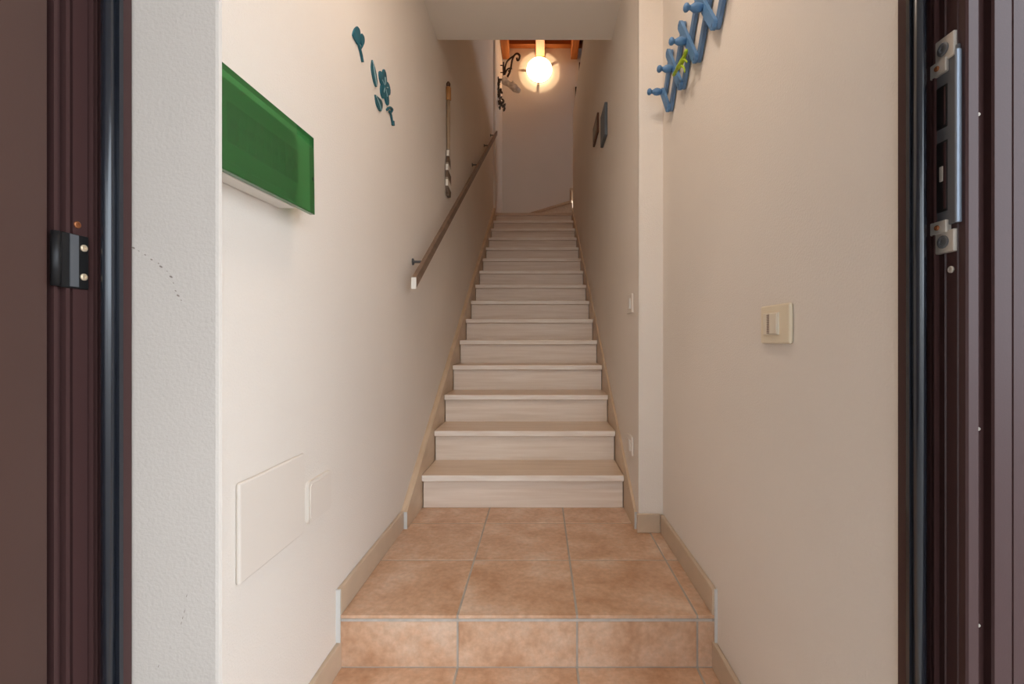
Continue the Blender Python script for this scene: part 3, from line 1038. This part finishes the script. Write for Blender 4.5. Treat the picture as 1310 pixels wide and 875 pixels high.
wall_plate('slate_plaque', 'larger blue-grey slate plaque on the right stair wall', 2.83, 3.03, CAM_Z + 1.245, CAM_Z + 1.443, 0.018, 'slate')
wall_plate('framed_tile', 'dark brown framed tile farther up beside the slate plaque', 3.24, 3.50, CAM_Z + 1.443, CAM_Z + 1.580, 0.014, 'walnut', 'picture')

# --- small switch and socket on the stair wall
for lab, zc, knob in (('small white light switch on the stair wall at hand height', CAM_Z + 0.165, True),
                      ('small white socket plate low on the stair wall', CAM_Z - 0.462, False)):
    t = thing('light_switch' if knob else 'wall_socket', lab, 'switch' if knob else 'socket', (SR, 2.10, zc - 0.042))
    box('plate', -0.009, 0, -0.058, 0.058, 0, 0.084, 'covers', t, bev=0.003)
    box('rocker' if knob else 'socket_insert', -0.013, -0.008, -0.034, -0.004, 0.018, 0.066, 'whiteplastic', t, bev=0.0015)
    box('blank', -0.0105, -0.008, 0.0, 0.034, 0.018, 0.066, 'covers', t, bev=0.001)

# --- ivory light switch in the entry
t = thing('light_switch', 'ivory plastic light switch with ribbed rocker on right entry wall', 'switch', (WR, 1.001, 0.936))
box('plate', -0.009, 0, -0.062, 0.062, 0, 0.083, 'ivory', t, bev=0.004, seg=3)
rk = box('rocker', -0.0125, -0.008, -0.022, 0.042, 0.019, 0.066, 'ivory2', t, bev=0.001)
rc = rk.location.copy()
for i in range(16):
    z = 0.022 + i * 0.0026
    o = box('rib', -0.0134, -0.0124, 0.012, 0.024, z, z + 0.0013, 'ribgrey', rk); o.location -= rc
o = box('rocker_key', -0.0145, -0.0124, -0.020, 0.011, 0.021, 0.064, 'ivory2', rk, bev=0.001); o.location -= rc

# --- blue expanding peg rack
zb, zt_ = CAM_Z + 0.886, CAM_Z + 1.096
zm = CAM_Z + 0.990
pitch = 0.157
y_b = [1.786 - pitch * i for i in range(4)]
rack = thing('coat_rack', 'blue painted wooden expanding peg rack on right entry wall', 'coat rack', (WR, 1.55, zb))
R0 = Vector((WR, 1.55, zb))


def slat(p, q, layer):
    """flat slat between two (y,z) points; layer 0 lies on the wall, 1 over it"""
    a, b = Vector((0, p[0] - R0.y, p[1] - R0.z)), Vector((0, q[0] - R0.y, q[1] - R0.z))
    d = (b - a); ln = d.length; d.normalize()
    n = Vector((0, -d.z, d.y))
    hw = 0.0145
    x1 = -0.004 - layer * 0.0115
    x0 = x1 - 0.011
    e = 0.012
    pts = []
    for k in range(7):
        an = -math.pi / 2 + math.pi * k / 6
        pts.append(b + d * e * math.cos(an) + n * hw * math.sin(an))
    for k in range(7):
        an = math.pi / 2 + math.pi * k / 6
        pts.append(a + d * e * math.cos(an) + n * hw * math.sin(an))
    bm = bmesh.new()
    prism(bm, [(v.y, v.z) for v in pts], 'x', x0, x1)
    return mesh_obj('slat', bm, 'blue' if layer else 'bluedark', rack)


half_p = pitch / 2
for i, y in enumerate(y_b):
    # rising towards the camera, under layer; rising away, over layer
    if i < 3:
        slat((y, zb), (y - pitch, zt_), 0)
    else:
        slat((y, zb), (y - half_p, zm), 0)
    if i == 0:
        slat((y, zb), (y + half_p, zm), 1)
    else:
        slat((y, zb), (y + pitch, zt_), 1)
slat((y_b[0] + half_p, zm), (y_b[0], zt_), 0)
slat((y_b[3] - half_p, zm), (y_b[3], zt_), 1)
pegprof = [(0.0, 0.0), (0.011, 0.0), (0.0125, 0.006), (0.0145, 0.014), (0.0155, 0.024), (0.014, 0.034), (0.0095, 0.044), (0.0072, 0.050),
           (0.0085, 0.053), (0.0125, 0.058), (0.0140, 0.064), (0.0125, 0.070), (0.008, 0.0745), (0.0, 0.076)]
pegprof = [(r * 0.92, h * 0.74) for r, h in pegprof]
peg0 = None
for y in [y_b[0] + half_p] + [v - half_p for v in y_b]:
    if peg0 is None:
        bm = bmesh.new(); lathe(bm, pegprof, 18, TO_NX)
        peg0 = mesh_obj('peg', bm, 'blue', rack, True); pg = peg0
    else:
        pg = peg0.copy(); COL.objects.link(pg); pg.parent = rack
    pg.location = (-0.0265, y - R0.y, zm - R0.z)
for y in y_b:
    for z in (zb, zt_):
        bm = bmesh.new(); lathe(bm, [(0, 0), (0.005, 0), (0.005, 0.002), (0, 0.003)], 10, TO_NX)
        o = mesh_obj('rivet', bm, 'bluedark', rack); o.location = (-0.0265, y - R0.y, z - R0.z)

# --- lime green twig tucked into the rack
def rw(x, y, X=0.470):
    Y = X * F_PX / (x - VPX)
    return Vector((X, Y, CAM_Z + (VPY - y) * Y / F_PX))


c0 = rw(861.5, 96)
t = thing('plant_clip', 'lime green plastic twig tucked into the blue peg rack', 'plastic twig', c0)
tube_obj('stem', spline([rw(861.5, 96.5, .465) - c0, rw(865.5, 90, .465) - c0, rw(870.5, 82, .465) - c0, rw(874.5, 74.5, .466) - c0, rw(878.5, 63, .468) - c0], 5),
         [0.0035] + [0.006] * 6 + [0.0085] * 8 + [0.0065] * 5 + [0.003], 'lime', t, 10)
tube_obj('side_shoot', spline([rw(872, 84, .465) - c0, rw(875, 87, .467) - c0, rw(876, 93, .468) - c0], 4), [0.004] * 4 + [0.003] * 4 + [0.0015], 'lime', t, 8)
tube_obj('side_shoot', spline([rw(874, 76, .466) - c0, rw(877, 77, .467) - c0, rw(879, 80, .468) - c0], 4), [0.004] * 4 + [0.003] * 4 + [0.0015], 'lime', t, 8)
